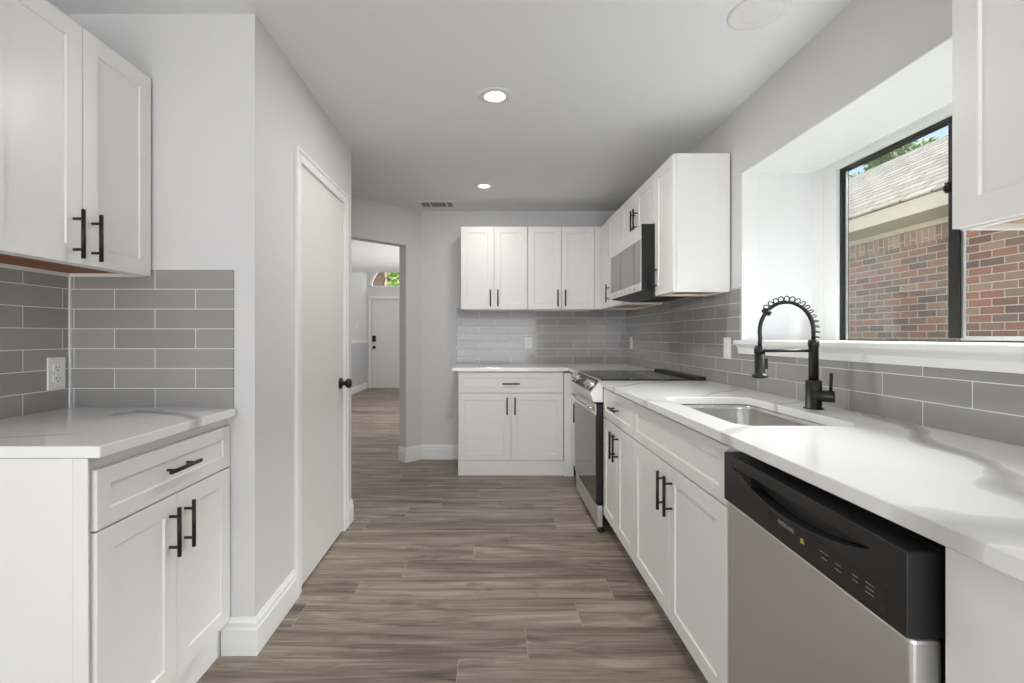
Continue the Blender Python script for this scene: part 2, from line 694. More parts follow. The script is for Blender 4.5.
# ------------------------------------------------------------------ the setting
struct(MB().box(-3.2, 1.46, -3.1, 11.3, -0.08, 0).build('floor', 'plank_floor'),
       'grey-brown wood plank floor of the kitchen and hall', 'floor')
struct(MB().box(-3.2, 1.46, -3.1, 9.3, CEIL, CEIL+0.08).build('ceiling', 'ceiling_paint'),
       'white textured kitchen ceiling with recessed lights', 'ceiling')
m = MB().box(-3.2, -0.3, 9.22, 9.3, CEIL+0.08, 3.6)
m.box(-3.6, -0.3, 9.3, 14.0, 3.6, 3.68)  # runs on past the front wall, added to shade the porch column
struct(m.build('ceiling_hall', 'ceiling_paint'), 'raised ceiling over the front entry with added shading overhang', 'ceiling')

RY0, RY1, RZ0, RZ1 = 1.03, 2.552, 1.114, 2.05     # window recess in the right wall
m = MB()
LN = 0.004
m.box(XR, XR+0.09, -3.0, RY0-LN, 0, CEIL)
m.box(XR, XR+0.09, RY1+LN, YB+0.1, 0, CEIL)
m.box(XR, XR+0.09, RY0-LN, RY1+LN, 0, RZ0-LN)
m.box(XR, XR+0.09, RY0-LN, RY1+LN, RZ1+LN, CEIL)
struct(m.build('wall_right', 'wall_paint'), 'light grey right kitchen wall around the window', 'wall')
XW = 1.67
WY0, WY1, WZ0, WZ1 = 1.11, 2.46, 1.176, 2.035     # rough opening in the recess' outer wall
m = MB()
m.box(XR+0.0005, XR+0.0895, RY0-LN, RY0, RZ0, RZ1)
m.box(XR+0.0005, XR+0.0895, RY1, RY1+LN, RZ0, RZ1)
m.box(XR+0.0005, XR+0.0895, RY0-LN, RY1+LN, RZ1, RZ1+LN)
m.box(XR+0.09, XW+0.12, RY0-0.08, RY0, RZ0, RZ1)
m.box(XR+0.09, XW+0.12, RY1, RY1+0.08, RZ0, RZ1)
m.box(XR+0.09, XW+0.12, RY0-0.08, RY1+0.08, RZ1, RZ1+0.08)
m.box(XR+0.09, XW+0.12, RY0-0.08, RY1+0.08, RZ0-0.06, RZ0)
m.box(XW, XW+0.12, RY0, WY0, RZ0, RZ1)
m.box(XW, XW+0.12, WY1, RY1, RZ0, RZ1)
m.box(XW, XW+0.12, WY0, WY1, RZ0, WZ0)
m.box(XW, XW+0.12, WY0, WY1, WZ1, RZ1)
struct(m.build('wall_recess', 'recess_paint'), 'bright white deep window recess over the sink', 'wall')
m = MB().box(XR-0.0005, XW-0.001, RY0+0.001, RY1-0.001, RZ0+0.001, 1.178)
nose = [(XR-0.001, 1.108), (XR-0.014, 1.108), (XR-0.017, 1.135), (XR-0.026, 1.148), (XR-0.036, 1.154), (XR-0.040, 1.160), (XR-0.040, 1.174), (XR-0.036, 1.178), (XR-0.001, 1.178)]
m.prism([(x, RY0-0.03, z) for x, z in nose], [(x, RY1+0.012, z) for x, z in nose])
struct(m.build('trim_1', 'trim_white'), 'white window sill board above the sink', 'window sill')

struct(MB().box(-0.70, XR, YB, YB+0.11, 0, CEIL).build('wall_back', 'wall_paint'),
       'light grey back kitchen wall behind the cabinets', 'wall')
OU0, OU1, OZ = 0.178, 1.08, 2.062
m = MB()
m.plan([FA.p(0, 0)[:2], FA.p(OU0, 0)[:2], FA.p(OU0, 0, -0.11)[:2], (-0.70, YB+0.11)], 0, CEIL)
m.fbox(FA, OU1, 1.95, 0, CEIL, -0.11, 0)
m.fbox(FA, OU0, OU1, OZ, CEIL, -0.11, 0)
struct(m.build('wall_angled', 'wall_paint'), 'light grey angled wall with the open doorway', 'wall')

DU0, DU1, DZ = 0.437, 1.157, 2.016                 # closet door opening
m = MB()
m.plan([A[:], FC.p(DU0, 0)[:2], FC.p(DU0, 0, -0.11)[:2], (-1.01, YN)], 0, CEIL)
m.plan([FC.p(DU1, 0)[:2], B[:], (B.x-0.11, B.y), FC.p(DU1, 0, -0.11)[:2]], 0, CEIL)
m.fbox(FC, DU0, DU1, DZ, CEIL, -0.11, 0)
struct(m.build('wall_left', 'wall_paint'), 'light grey left wall with the closed white door', 'wall')
struct(MB().box(XN-0.11, -1.01, YN, YN+0.11, 0, CEIL).build('wall_nook', 'wall_paint'),
       'short wall behind the left counter, facing the camera', 'wall')
struct(MB().box(XN-0.11, XN, -3.0, YN, 0, CEIL).build('wall_nook_left', 'wall_paint'),
       'left wall beside the left counter', 'wall')
struct(MB().box(-2.9, B.x-0.11, B.y-0.11, B.y, 0, CEIL).build('wall_closet', 'wall_paint'),
       'closet side wall facing the hall', 'wall')
struct(MB().box(-3.01, -2.9, 3.0, 11.2, 0, 3.6).build('wall_hall_left', 'wall_paint'),
       'left wall of the hall beyond the doorway', 'wall')
struct(MB().box(-0.5, -0.39, YB+0.11, 11.2, 0, 3.6).build('wall_hall_right', 'wall_paint'),
       'right wall of the hall behind the kitchen', 'wall')
m = MB().box(XN-0.11, -1.5, -3.1, -3.0, 0, CEIL)
m.box(1.1, XR+0.09, -3.1, -3.0, 0, CEIL)
m.box(-1.5, 1.1, -3.1, -3.0, 2.35, CEIL)
m.box(-1.5, 1.1, -3.1, -3.0, 0, 0.3)
struct(m.build('wall_rear', 'wall_paint'), 'wall behind the camera with a wide window opening', 'wall')

# front entry wall with door and half-round transom
YF = 11.2
TX, TZ, TR = -2.335, 2.33, 0.50
N_ = 16
arc = [(TX-TR*math.cos(PI*i/N_), TZ+TR*math.sin(PI*i/N_)) for i in range(N_+1)]
FDX0, FDX1, FDZ = -2.80, -1.87, 2.06
m = MB()
m.box(-3.01, FDX0, YF, YF+0.12, 0, TZ)
m.box(FDX1, -0.39, YF, YF+0.12, 0, TZ)
m.box(FDX0, FDX1, YF, YF+0.12, FDZ, TZ)
m.box(-3.01, TX-TR, YF, YF+0.12, TZ, 3.6)
m.box(TX+TR, -0.39, YF, YF+0.12, TZ, 3.6)
for i in range(N_):
    (xa, za), (xb, zb) = arc[i], arc[i+1]
    m.hexa([(xa, YF, za), (xb, YF, zb), (xb, YF+0.12, zb), (xa, YF+0.12, za),
            (xa, YF, 3.6), (xb, YF, 3.6), (xb, YF+0.12, 3.6), (xa, YF+0.12, 3.6)])
struct(m.build('wall_front', 'wall_paint'), 'far entry wall holding the front door', 'wall')

t2 = thing('window_2', 'half-round transom window above the far front door', 'window', (TX, YF, TZ), None, 'structure')
m = MB()
for (r0, r1) in ((TR-0.05, TR),):
    for i in range(N_):
        a0, a1 = PI*i/N_, PI*(i+1)/N_
        q = lambda r, a: (TX-r*math.cos(a), TZ+r*math.sin(a))
        p = [q(r0, a0), q(r0, a1), q(r1, a1), q(r1, a0)]
        m.prism([(x, YF-0.012, z) for x, z in p], [(x, YF+0.05, z) for x, z in p])
m.box(TX-TR, TX+TR, YF-0.012, YF+0.05, TZ, TZ+0.025)
m.build('window_frame', 'trim_white', t2)
m = MB().tube([(TX-0.20*math.cos(a), YF+0.045, TZ+0.03+0.24*math.sin(a)) for a in [PI*i/12 for i in range(13)]], 0.009, 6)
for a in (PI/4, PI/2, 3*PI/4):
    m.cyl((TX-0.2*math.cos(a), YF+0.045, TZ+0.03+0.24*math.sin(a)), (TX-0.46*math.cos(a), YF+0.045, TZ+0.46*math.sin(a)), 0.008, 6)
m.build('muntin', 'bronze_frame', t2)
ring_ = [(TX-0.46*math.cos(PI*i/N_), TZ+0.01+0.45*math.sin(PI*i/N_)) for i in range(N_+1)]
MB().prism([(x, YF+0.030, z) for x, z in ring_], [(x, YF+0.034, z) for x, z in ring_]).build('glass', 'window_glass', t2)

# front door and its casing
fd = thing('door_2', 'cream front door at the far end of the hall', 'door', ((FDX0+FDX1)/2, YF, 0), None, 'structure')
m = MB().box(FDX0+0.005, FDX1-0.005, YF+0.02, YF+0.065, 0.004, FDZ-0.005)
m.build('door_leaf', 'door_white', fd, bevel=0.003)
m = MB().box(-2.735-0.037, -2.735+0.037, YF-0.008, YF+0.02, 1.07, 1.21)
m.box(-2.735-0.025, -2.735+0.025, YF-0.016, YF-0.008, 1.08, 1.20)
m.build('keypad_lock', 'black_handle', fd, bevel=0.005)
m = MB().box(FDX0, FDX0+0.02, YF+0.066, YF+0.12, 0, FDZ)
m.box(FDX1-0.02, FDX1, YF+0.066, YF+0.12, 0, FDZ)
m.box(FDX0+0.02, FDX1-0.02, YF+0.066, YF+0.12, FDZ-0.02, FDZ)
m.box(FDX0+0.02, FDX1-0.02, YF+0.066, YF+0.12, 0, 0.02)
m.build('door_stop', 'trim_white', fd)
MB().lathe((-2.735, YF+0.02, 0.94), (0, -1, 0), [(0.034, 0), (0.034, 0.01), (0.014, 0.012), (0.014, 0.03), (0.027, 0.034), (0.03, 0.05), (0.02, 0.065), (0.0, 0.066)], 16).build('door_knob', 'black_handle', fd)
m = MB().box(FDX0-0.06, FDX0+0.004, YF-0.018, YF, 0, FDZ+0.06)
m.box(FDX1-0.004, FDX1+0.06, YF-0.018, YF, 0, FDZ+0.06)
m.box(FDX0-0.06, FDX1+0.06, YF-0.02, YF, FDZ-0.004, FDZ+0.06)
struct(m.build('trim_2', 'trim_white', bevel=0.004), 'white casing around the far front door', 'door casing')
m = MB().box(-2.9, -2.872, 9.0, YF-0.001, 1.10, 1.125)
m.box(-2.9, -2.882, 9.0, YF-0.001, 1.05, 1.10)
struct(m.build('trim_3', 'trim_white', bevel=0.004), 'chair rail on the left hall wall near the front door', 'chair rail')
struct(MB().box(-2.9, -2.894, 9.0, YF-0.001, 0.14, 1.05).build('trim_4', 'wainscot_paint'),
       'grey-blue wainscot panel below the hall chair rail', 'wainscot')

# closet door, casing
dr = thing('door_1', 'tall white flush door with black knob in the left wall', 'door', FC.p((DU0+DU1)/2, 0, 0), None, 'structure')
MB().fbox(FC, DU0+0.008, DU1-0.008, 0.012, DZ-0.006, -0.042, 0.001).build('door_leaf', 'door_white', dr, bevel=0.002)
k = FC.p(DU1-0.068, 0.915, 0.001)
kn = MB().lathe(k, FC.n, [(0.0, 0), (0.034, 0.0), (0.034, 0.006), (0.026, 0.012), (0.013, 0.014), (0.012, 0.030), (0.019, 0.034), (0.028, 0.044), (0.029, 0.056), (0.022, 0.066), (0.0, 0.069)], 24)
kn.build('door_knob', 'black_handle', dr)
for z in (0.30, 1.06, 1.80):
    hm = MB().cyl(FC.p(DU0+0.009, z-0.045, 0.008), FC.p(DU0+0.009, z+0.045, 0.008), 0.0065, 10)
    hm.fbox(FC, DU0+0.009, DU0+0.034, z-0.045, z+0.045, 0.0012, 0.004)
    hm.build('hinge', 'trim_white', dr)
CW = 0.057
m = MB()


def casing_profile(fr, u0, u1, v0, v1):
    m.fbox(fr, u0, u1, v0, v1, 0.0, 0.014)


casing_profile(FC, DU0-CW, DU0+0.003, 0, DZ+CW)
casing_profile(FC, DU1-0.003, DU1+CW, 0, DZ+CW)
casing_profile(FC, DU0+0.003, DU1-0.003, DZ-0.003, DZ+CW)
m.fbox(FC, DU0-CW, DU0-CW+0.018, 0, DZ+CW, 0.014, 0.019)
m.fbox(FC, DU1+CW-0.018, DU1+CW, 0, DZ+CW, 0.014, 0.019)
m.fbox(FC, DU0-CW+0.018, DU1+CW-0.018, DZ+CW-0.018, DZ+CW, 0.014, 0.019)
m.fbox(FC, DU0-0.0, DU0+0.006, 0, DZ, -0.11, 0.0)
m.fbox(FC, DU1-0.006, DU1, 0, DZ, -0.11, 0.0)
m.fbox(FC, DU0+0.006, DU1-0.006, DZ-0.006, DZ, -0.11, 0.0)
struct(m.build('trim_5', 'trim_white', bevel=0.004), 'white moulded casing around the left door', 'door casing')

BP = [(0, 0), (0.016, 0), (0.016, 0.098), (0.012, 0.106), (0.012, 0.122), (0.008, 0.128), (0.005, 0.140), (0, 0.140)]


def base(name, pts, label, side=1):
    struct(MB().sweep(pts, BP, 0.0, side).build(name, 'trim_white', bevel=0.0015), label, 'baseboard')


base('baseboard_left', [(-1.02, YN), A[:], FC.p(DU0-CW, 0)[:2]], 'white baseboard wrapping the corner beside the left cabinet')
base('baseboard_left_far', [FC.p(DU1+CW, 0)[:2], B[:], (-2.0, B.y)][:2], 'short white baseboard beyond the left door', 1)
base('baseboard_angled', [FA.p(OU0, 0, -0.11)[:2], FA.p(OU0, 0)[:2], FA.p(0, 0)[:2], (-0.30, YB)][::-1], 'white baseboard from doorway to back cabinet', -1)
base('baseboard_hall', [(-2.9, 5.0), (-2.9, YF-0.02)], 'white baseboard along the left hall wall', 1)

# kitchen window
wy0, wy1, wz0, wz1 = 1.185, 2.372, 1.179, 2.012
xg = 1.70
m = MB()       # white jamb lining between the recess wall and the black frame
m.box(XW, xg+0.021, WY0, wy0, WZ0, WZ1)
m.box(XW, xg+0.021, wy1, WY1, WZ0, WZ1)
m.box(XW, xg+0.021, wy0, wy1, wz1, WZ1)
struct(m.build('trim_6', 'trim_white', bevel=0.003), 'white jamb lining around the kitchen window', 'window trim')
wn = thing('window_1', 'black framed sliding window over the kitchen sink', 'window', (xg, (wy0+wy1)/2, wz0), None, 'structure')
ym = 1.792
m = MB()
fw_ = 0.016
m.box(xg-0.012, xg+0.022, wy0, wy0+fw_, wz0, wz1)
m.box(xg-0.012, xg+0.022, wy1-fw_, wy1, wz0, wz1)
m.box(xg-0.012, xg+0.022, wy0+fw_, wy1-fw_, wz1-fw_, wz1)
m.box(xg-0.004, xg+0.022, wy0+fw_, wy1-fw_, wz0, wz0+0.004)
m.build('window_frame', 'bronze_frame', wn, bevel=0.002)
MB().box(xg-0.008, xg+0.010, ym-0.019, ym+0.019, wz0+0.012, wz1-fw_).build('mullion', 'bronze_frame', wn, bevel=0.002)
m = MB()       # thin bright edges of the sashes
m.box(xg+0.002, xg+0.012, wy1-fw_-0.008, wy1-fw_, wz0+0.0042, wz1-fw_)
m.box(xg+0.002, xg+0.012, ym-0.031, ym-0.0195, wz0+0.0042, wz1-fw_)
m.box(xg+0.002, xg+0.012, wy0+fw_, ym-0.031, wz0+0.0042, wz0+0.020)
m.build('sash_edge', 'aluminium', wn, bevel=0.001)
MB().box(xg+0.003, xg+0.006, ym+0.0195, wy1-fw_-0.008, wz0+0.0042, wz1-fw_).build('glass', 'window_glass', wn)
MB().box(xg+0.014, xg+0.017, ym+0.0, wy1-fw_, wz0+0.0042, wz1-fw_).build('outer_glass', 'window_glass', wn)
MB().box(xg+0.005, xg+0.008, wy0+fw_, ym-0.031, wz0+0.020, wz1-fw_).build('glass', 'window_glass', wn)
m = MB().box(xg-0.022, xg-0.008, ym+0.004, ym+0.020, 1.73, 1.77)
m.box(xg-0.030, xg-0.022, ym+0.008, ym+0.016, 1.735, 1.755)
m.build('sash_latch', 'bronze_frame', wn, bevel=0.002)

# tiled backsplashes
def tile(name, mat, label, boxes):
    m = MB()
    for b in boxes:
        m.box(*b)
    struct(m.build(name, mat), label, 'backsplash')


tile('backsplash_nook', 'tile_nook_back', 'grey tile backsplash facing the camera behind the left counter', [(XN+0.008, -0.978, YN-0.008, YN, CT, 1.4512)])
tile('backsplash_nook_left', 'tile_nook_side', 'grey tile backsplash on the left wall holding the outlet', [(XN, XN+0.008, 0.9, YN, CT, 1.4512)])
struct(MB().box(XN+0.0082, XN+0.0135, YN-0.0135, YN-0.0082, CT+0.001, 1.4508).build('trim_7', 'trim_white'), 'white grout line in the corner of the left tiled nook', 'grout')
tile('backsplash_back', 'tile_back', 'grey tile backsplash on the back wall', [(-0.352, XR-0.008, YB-0.008, YB, CT, 1.47)])
tile('backsplash_right', 'tile_right', 'grey tile backsplash behind sink and range',
     [(XR-0.008, XR, RY1+0.012, YB, CT, 1.455), (XR-0.008, XR, 0.38, RY1+0.012, CT, 1.1075)])


# ------------------------------------------------------------------ cabinets
def bar_handle(fr, u, v, n, length=0.150, vertical=True, parent=None):
    m = MB()
    off, ins = 0.030, 0.028
    h = length/2
    if vertical:
        a, b = fr.p(u, v-h, n+off), fr.p(u, v+h, n+off)
        posts = [(u, v-h+ins), (u, v+h-ins)]
    else:
        a, b = fr.p(u-h, v, n+off), fr.p(u+h, v, n+off)
        posts = [(u-h+ins, v), (u+h-ins, v)]
    m.cyl(a, b, 0.006, 14)
    for (pu, pv) in posts:
        m.cyl(fr.p(pu, pv, n), fr.p(pu, pv, n+off), 0.0045, 10)
    return m.build('handle', 'black_handle', parent)


def shaker(fr, u0, u1, v0, v1, n0, name, parent, rail=0.057, th=0.020, rec=0.006):
    """one shaker front: a frame with a chamfered inner edge and a recessed panel"""
    m = MB()
    bm = m.bm
    n1 = n0+th
    o = [(u0, v0), (u1, v0), (u1, v1), (u0, v1)]
    def inset(d):
        return [(u0+d, v0+d), (u1-d, v0+d), (u1-d, v1-d), (u0+d, v1-d)]
    e = 0.0015
    loops = [[fr.p(a, b, n0) for a, b in o], [fr.p(a, b, n1-e) for a, b in o], [fr.p(a, b, n1) for a, b in inset(e)],
             [fr.p(a, b, n1) for a, b in inset(rail-0.001)], [fr.p(a, b, n1-0.001) for a, b in inset(rail)],
             [fr.p(a, b, n1-rec) for a, b in inset(rail+0.002)]]
    vv = [[bm.verts.new(p) for p in l] for l in loops]
    bm.faces.new(list(reversed(vv[0])))
    for k in range(len(vv)-1):
        for i in range(4):
            bm.faces.new((vv[k][i], vv[k][(i+1) % 4], vv[k+1][(i+1) % 4], vv[k+1][i]))
    bm.faces.new(vv[-1])
    return m.build(name, 'cabinet_white', parent)


def cabinet(name, label, fr, W, depth, z0, z1, fronts, toe=None, wood_under=None, face=0.021, name_cat='cabinet', back_gap=0.0):
    """fr origin: door-face plane at the left end of the front; fronts = (kind, u0, u1, v0, v1, handle)"""
    c = fr.p(W/2, 0, -depth/2)
    group = 'white shaker base cabinets' if toe is not None else 'white shaker wall cabinets'
    root = thing(name, label, name_cat, (c.x, c.y, 0 if toe is not None else z0), group)
    nb = -depth+back_gap
    m = MB()
    if wood_under:
        m.fbox(fr, 0, W, z0+0.018, z1, nb, -face)
        m.fbox(fr, 0, 0.016, z0, z0+0.018, nb, -face)
        m.fbox(fr, W-0.016, W, z0, z0+0.018, nb, -face)
        m.fbox(fr, 0.016, W-0.016, z0, z0+0.018, -face-0.02, -face)
        m.fbox(fr, 0.016, W-0.016, z0, z0+0.018, nb, nb+0.016)
    else:
        m.fbox(fr, 0, W, z0, z1, nb, -face)
    m.build('carcass', 'cabinet_white', root, bevel=0.001)
    if wood_under:
        MB().fbox(fr, 0.0165, W-0.0165, z0+0.012, z0+0.0178, nb+0.0165, -face-0.0205).build('underside', wood_under, root)
    if toe is not None:
        MB().fbox(fr, 0.0, W, 0.0, z0-0.001, nb, -face-toe).build('toe_kick', 'cabinet_white', root)
    for ft in fronts:
        kind, u0, u1, v0, v1, hd = ft
        p = shaker(fr, u0, u1, v0, v1, -face+0.001, 'drawer' if kind == 'drawer' else 'door', root, rail=0.045 if kind == 'drawer' else 0.057)
        if hd:
            bar_handle(fr, hd[0], hd[1], 0.0, hd[2] if len(hd) > 2 else 0.150, kind == 'door', p)
    return root


G = 0.0016     # half the gap between two fronts
DB, DT_, WB, WT = 0.125, 0.706, 0.712, 0.884    # door bottom/top, drawer bottom/top

# left nook: base cabinet with its end turned to the camera, worktop, wall cabinet
f = FL(-0.990, 1.205)
W = YN-1.205-0.002
fu0 = 0.012
root = cabinet('base_cabinet', 'white base cabinet with one drawer under the left counter', f, W, 0.607, 0.128, CB-0.001,
               [('drawer', fu0, W-0.004, WB, WT-0.020, ((fu0+W)/2, 0.792)),
                ('door', fu0, (fu0+W)/2-G, DB+0.006, DT_, ((fu0+W)/2-0.036, 0.60)),
                ('door', (fu0+W)/2+G, W-0.004, DB+0.006, DT_, ((fu0+W)/2+0.036, 0.60))], toe=0.016)
MB().fbox(f, -0.006, -0.0005, 0.0, CB-0.001, -0.606, -0.045).build('end_panel', 'cabinet_white', root, bevel=0.001)
MB().fbox(f, -0.006, -0.0003, 0.0, CB-0.001, -0.0445, -0.008).build('face_stile', 'cabinet_white', root, bevel=0.001)
tag(MB().plan([(XN+0.009, 1.196), (-0.966, 1.196), (-0.966, YN-0.009), (XN+0.009, YN-0.009)], CB, CT).build('worktop', 'quartz_left', loc=(-1.28, 1.5, CB), bevel=0.003),
    'white veined quartz worktop on the left base cabinet', 'worktop', 'quartz worktops')
f = FL(-1.283, 1.218)
W = YN-1.218-0.0095
cabinet('wall_cabinet', 'white two-door wall cabinet above the left counter', f, W, 0.3085, 1.421, 2.168,
        [('door', 0.003, W/2-G, 1.423, 2.166, (W/2-0.034, 1.512)), ('door', W/2+G, W-0.003, 1.423, 2.166, (W/2+0.034, 1.512))],
        wood_under='stained_plywood')

# back run
f = FB(-0.301, 4.19)
W = 0.91
cabinet('base_cabinet', 'white base cabinet with wide drawer on the back wall', f, W, YB-4.19-0.001, 0.128, CB-0.001,
        [('drawer', 0.004, W-0.004, WB, WT, (W/2, 0.79)),
         ('door', 0.004, W/2-G, DB+0.004, DT_, (W/2-0.034, 0.60, 0.150)), ('door', W/2+G, W-0.004, DB+0.004, DT_, (W/2+0.034, 0.60, 0.150))], toe=-0.018)
f = FB(-0.296, 4.44)
for i, lab in enumerate(('white two-door wall cabinet at the left end of the back wall', 'white two-door wall cabinet beside the corner on the back wall')):
    ff = FB(-0.296+0.613*i, 4.44)
    W = 0.612
    cabinet('wall_cabinet', lab, ff, W, YB-4.44-0.001, 1.441, 2.199,
            [('door', 0.003, W/2-G, 1.443, 2.197, (W/2-0.034, 1.545, 0.15)), ('door', W/2+G, W-0.003, 1.443, 2.197, (W/2+0.034, 1.545, 0.15))],
            wood_under='raw_plywood')

# right run, wall cabinets (door faces at XU)
XU = 0.984
DU = XR-XU-0.001
DUT = XR-XU-0.009
f = FR(XU, 4.438)
Wc = 4.438-3.731
root = cabinet('wall_cabinet', 'white corner wall cabinet beyond the microwave', f, Wc, DU, 1.441, 2.199,
               [('door', Wc-0.42, Wc-0.003, 1.443, 2.197, (Wc-0.42+0.035, 1.56))], wood_under='raw_plywood')
MB().box(XU-0.055, XU+0.0205, 4.4415, 4.4605, 1.443, 2.197).build('corner_filler', 'cabinet_white', root)
MB().fbox(f, 0.004, Wc-0.423, 1.443, 2.197, -0.0205, -0.004).build('filler', 'cabinet_white', root, bevel=0.001)
f = FR(XU, 3.729)
W = 0.763
cabinet('wall_cabinet', 'short white two-door wall cabinet directly above the microwave', f, W, DU, 1.886, 2.199,
        [('door', 0.003, W/2-G, 1.888, 2.197, (W/2-0.03, 1.99)), ('door', W/2+G, W-0.003, 1.888, 2.197, (W/2+0.03, 1.99))])
f = FR(XU, 2.964)
W = 0.302
cabinet('wall_cabinet', 'white single-door wall cabinet between microwave and window', f, W, DUT, 1.441, 2.199,
        [('door', 0.003, W-0.003, 1.443, 2.197, (0.036, 1.55))], wood_under='raw_plywood')
f = FR(XU, 1.048)
W = 0.61
cabinet('wall_cabinet', 'white wall cabinet cut off by the right edge of the photo', f, W, DU, 1.427, 2.199,
        [('door', 0.003, W/2-G, 1.429, 2.197, (W/2-0.034, 1.545)), ('door', W/2+G, W-0.003, 1.429, 2.197, (W/2+0.034, 1.545))],
        wood_under='raw_plywood')

# right run, base cabinets (door faces at XB)
XB = 0.670
DBS = XR-XB-0.009
f = FR(XB, 4.168)
W = 4.168-3.731
root = cabinet('base_cabinet', 'narrow white corner base cabinet beyond the range', f, W, DBS, 0.128, CB-0.001,
               [('door', W-0.24, W-0.003, DB, WT, (W-0.125, 0.59))], toe=0.02)
MB().fbox(f, 0.0, W-0.243, 0.128, WT, -0.0205, 0.0).build('filler', 'cabinet_white', root, bevel=0.001)
MB().box(0.6105, XB+0.02, 4.1695, 4.211, 0.0, WT).build('corner_filler', 'cabinet_white', root)
Y0s, Y1s = 2.957, 2.322
f = FR(XB, Y0s)
W = Y0s-Y1s-0.001
cabinet('base_cabinet', 'white base cabinet with small drawer beside the range', f, W, DBS, 0.118, CB-0.001,
        [('drawer', 0.003, W-0.003, WB, WT, (W/2, 0.80)),
         ('door', 0.003, W/2-G, 0.120, DT_, (W/2-0.034, 0.60)), ('door', W/2+G, W-0.003, 0.120, DT_, (W/2+0.034, 0.60))], toe=0.06)
Y0k, Y1k = Y1s, 1.396
f = FR(XB, Y0k)
W = Y0k-Y1k-0.001
# sink base: a hollow carcass so that the bowl hangs inside it
c = f.p(W/2, 0, -DBS/2)
sb = thing('sink_cabinet', 'white sink base cabinet with false drawer front beside the dishwasher', 'cabinet', (c.x, c.y, 0), 'white shaker base cabinets')
m = MB()
m.fbox(f, 0, 0.018, 0.118, CB-0.001, -DBS, -0.021)
m.fbox(f, W-0.018, W, 0.118, CB-0.001, -DBS, -0.021)
m.fbox(f, 0.018, W-0.018, 0.118, 0.136, -DBS, -0.021)
m.fbox(f, 0.018, W-0.018, 0.136, CB-0.001, -DBS, -DBS+0.012)
m.fbox(f, 0.018, W-0.018, 0.69, CB-0.001, -0.040, -0.021)
m.build('carcass', 'cabinet_white', sb)
MB().fbox(f, 0, W, 0, 0.117, -DBS, -0.081).build('toe_kick', 'cabinet_white', sb)
shaker(f, 0.003, W-0.003, WB, WT, -0.020, 'false_drawer_front', sb, rail=0.045)
for s in (-1, 1):
    a, b = (0.003, W/2-G) if s < 0 else (W/2+G, W-0.003)
    p = shaker(f, a, b, 0.120, DT_, -0.020, 'door', sb)
    bar_handle(f, W/2+s*0.036, 0.60, 0.0, 0.150, True, p)
# plain cabinet end beyond the dishwasher
f = FR(XB, 0.722)
W = 0.722-0.40
root = thing('end_cabinet', 'plain white cabinet end right of the dishwasher', 'cabinet', (0.98, 0.57, 0))
MB().fbox(f, 0, W, 0.0, CB-0.001, -DBS, -0.012).build('carcass', 'cabinet_white', root)
MB().fbox(f, 0.0, W, 0.0, CB-0.001, -0.0115, 0.0).build('front_panel', 'cabinet_white', root, bevel=0.0015)


# worktops
def round_rect(x0, x1, y0, y1, r, n=6):
    pts = []
    for (cx, cy, a0) in ((x1-r, y1-r, 0), (x0+r, y1-r, 90), (x0+r, y0+r, 180), (x1-r, y0+r, 270)):
        for i in range(n+1):
            a = R(a0+90*i/n)
            pts.append((cx+r*math.cos(a), cy+r*math.sin(a)))
    return pts


XE = 0.645
SX0, SX1, SY0, SY1 = 0.745, 1.122, 1.472, 2.150
hole = round_rect(SX0, SX1, SY0, SY1, 0.055)
tag(MB().plate([(XE, 0.38), (XR-0.009, 0.38), (XR-0.009, 2.957), (XE, 2.957)], [hole], CB, CT).build('worktop', 'quartz_right', loc=(0.97, 1.7, CB), bevel=0.0025),
    'long white veined quartz worktop around the sink', 'worktop', 'quartz worktops')
tag(MB().plate([(-0.352, 4.163), (XE, 4.163), (XE, 3.732), (XR-0.009, 3.732), (XR-0.009, YB-0.009), (-0.352, YB-0.009)], [], CB, CT).build('worktop', 'quartz_back', loc=(0.4, 4.4, CB), bevel=0.003),
    'white corner worktop on the back cabinets beyond the range', 'worktop', 'quartz worktops')

# sink bowl
sk = thing('sink', 'undermount stainless steel sink bowl set in the right worktop', 'sink', ((SX0+SX1)/2, (SY0+SY1)/2, CB-0.2))
m = MB()
e = 0.006
rings = []
for (dx, r, z) in ((0.025, 0.05, CB-0.0012), (-e, 0.035+e, CB-0.0012), (-e, 0.035+e, CB-0.004)):
    pass
lp = lambda d, r, z: [(x, y, z) for x, y in round_rect(SX0-d, SX1+d, SY0-d, SY1+d, r)]
m.loft([lp(0.020, 0.075, CB-0.004), lp(0.020, 0.075, CB-0.0012), lp(0.004, 0.059, CB-0.0012), lp(0.003, 0.058, CB-0.02), lp(-0.002, 0.056, CB-0.16),
        lp(-0.012, 0.060, CB-0.185), lp(-0.035, 0.06, CB-0.195), lp(-0.10, 0.03, CB-0.199)], cap=False)
vs_ = [v for v in m.bm.verts][-28:]
m.bm.faces.new(vs_)
m.build('bowl', 'stainless_sink', sk)
MB().lathe(((SX0+SX1)/2, (SY0+SY1)/2, CB-0.1985), (0, 0, 1), [(0.0, 0), (0.045, 0), (0.045, 0.002), (0.036, 0.0025), (0.03, 0.0012), (0.0, 0.0012)], 24).build('drain', 'chrome', sk)

# faucet: spring pull-down
fx, fy = 1.196, 1.817
fc = thing('kitchen_faucet', 'matte black spring pull-down faucet behind the sink', 'faucet', (fx, fy, CT))
MB().lathe((fx, fy, CT), (0, 0, 1), [(0.033, 0), (0.033, 0.005), (0.027, 0.007), (0.027, 0.101), (0.024, 0.106), (0.017, 0.108)], 24).build('base', 'black_handle', fc)
MB().lathe((fx, fy, CT+0.1075), (0, 0, 1), [(0.0165, 0), (0.0165, 0.1225), (0.0185, 0.1245), (0.0185, 0.1465), (0.013, 0.1505)], 20).build('column', 'black_handle', fc)
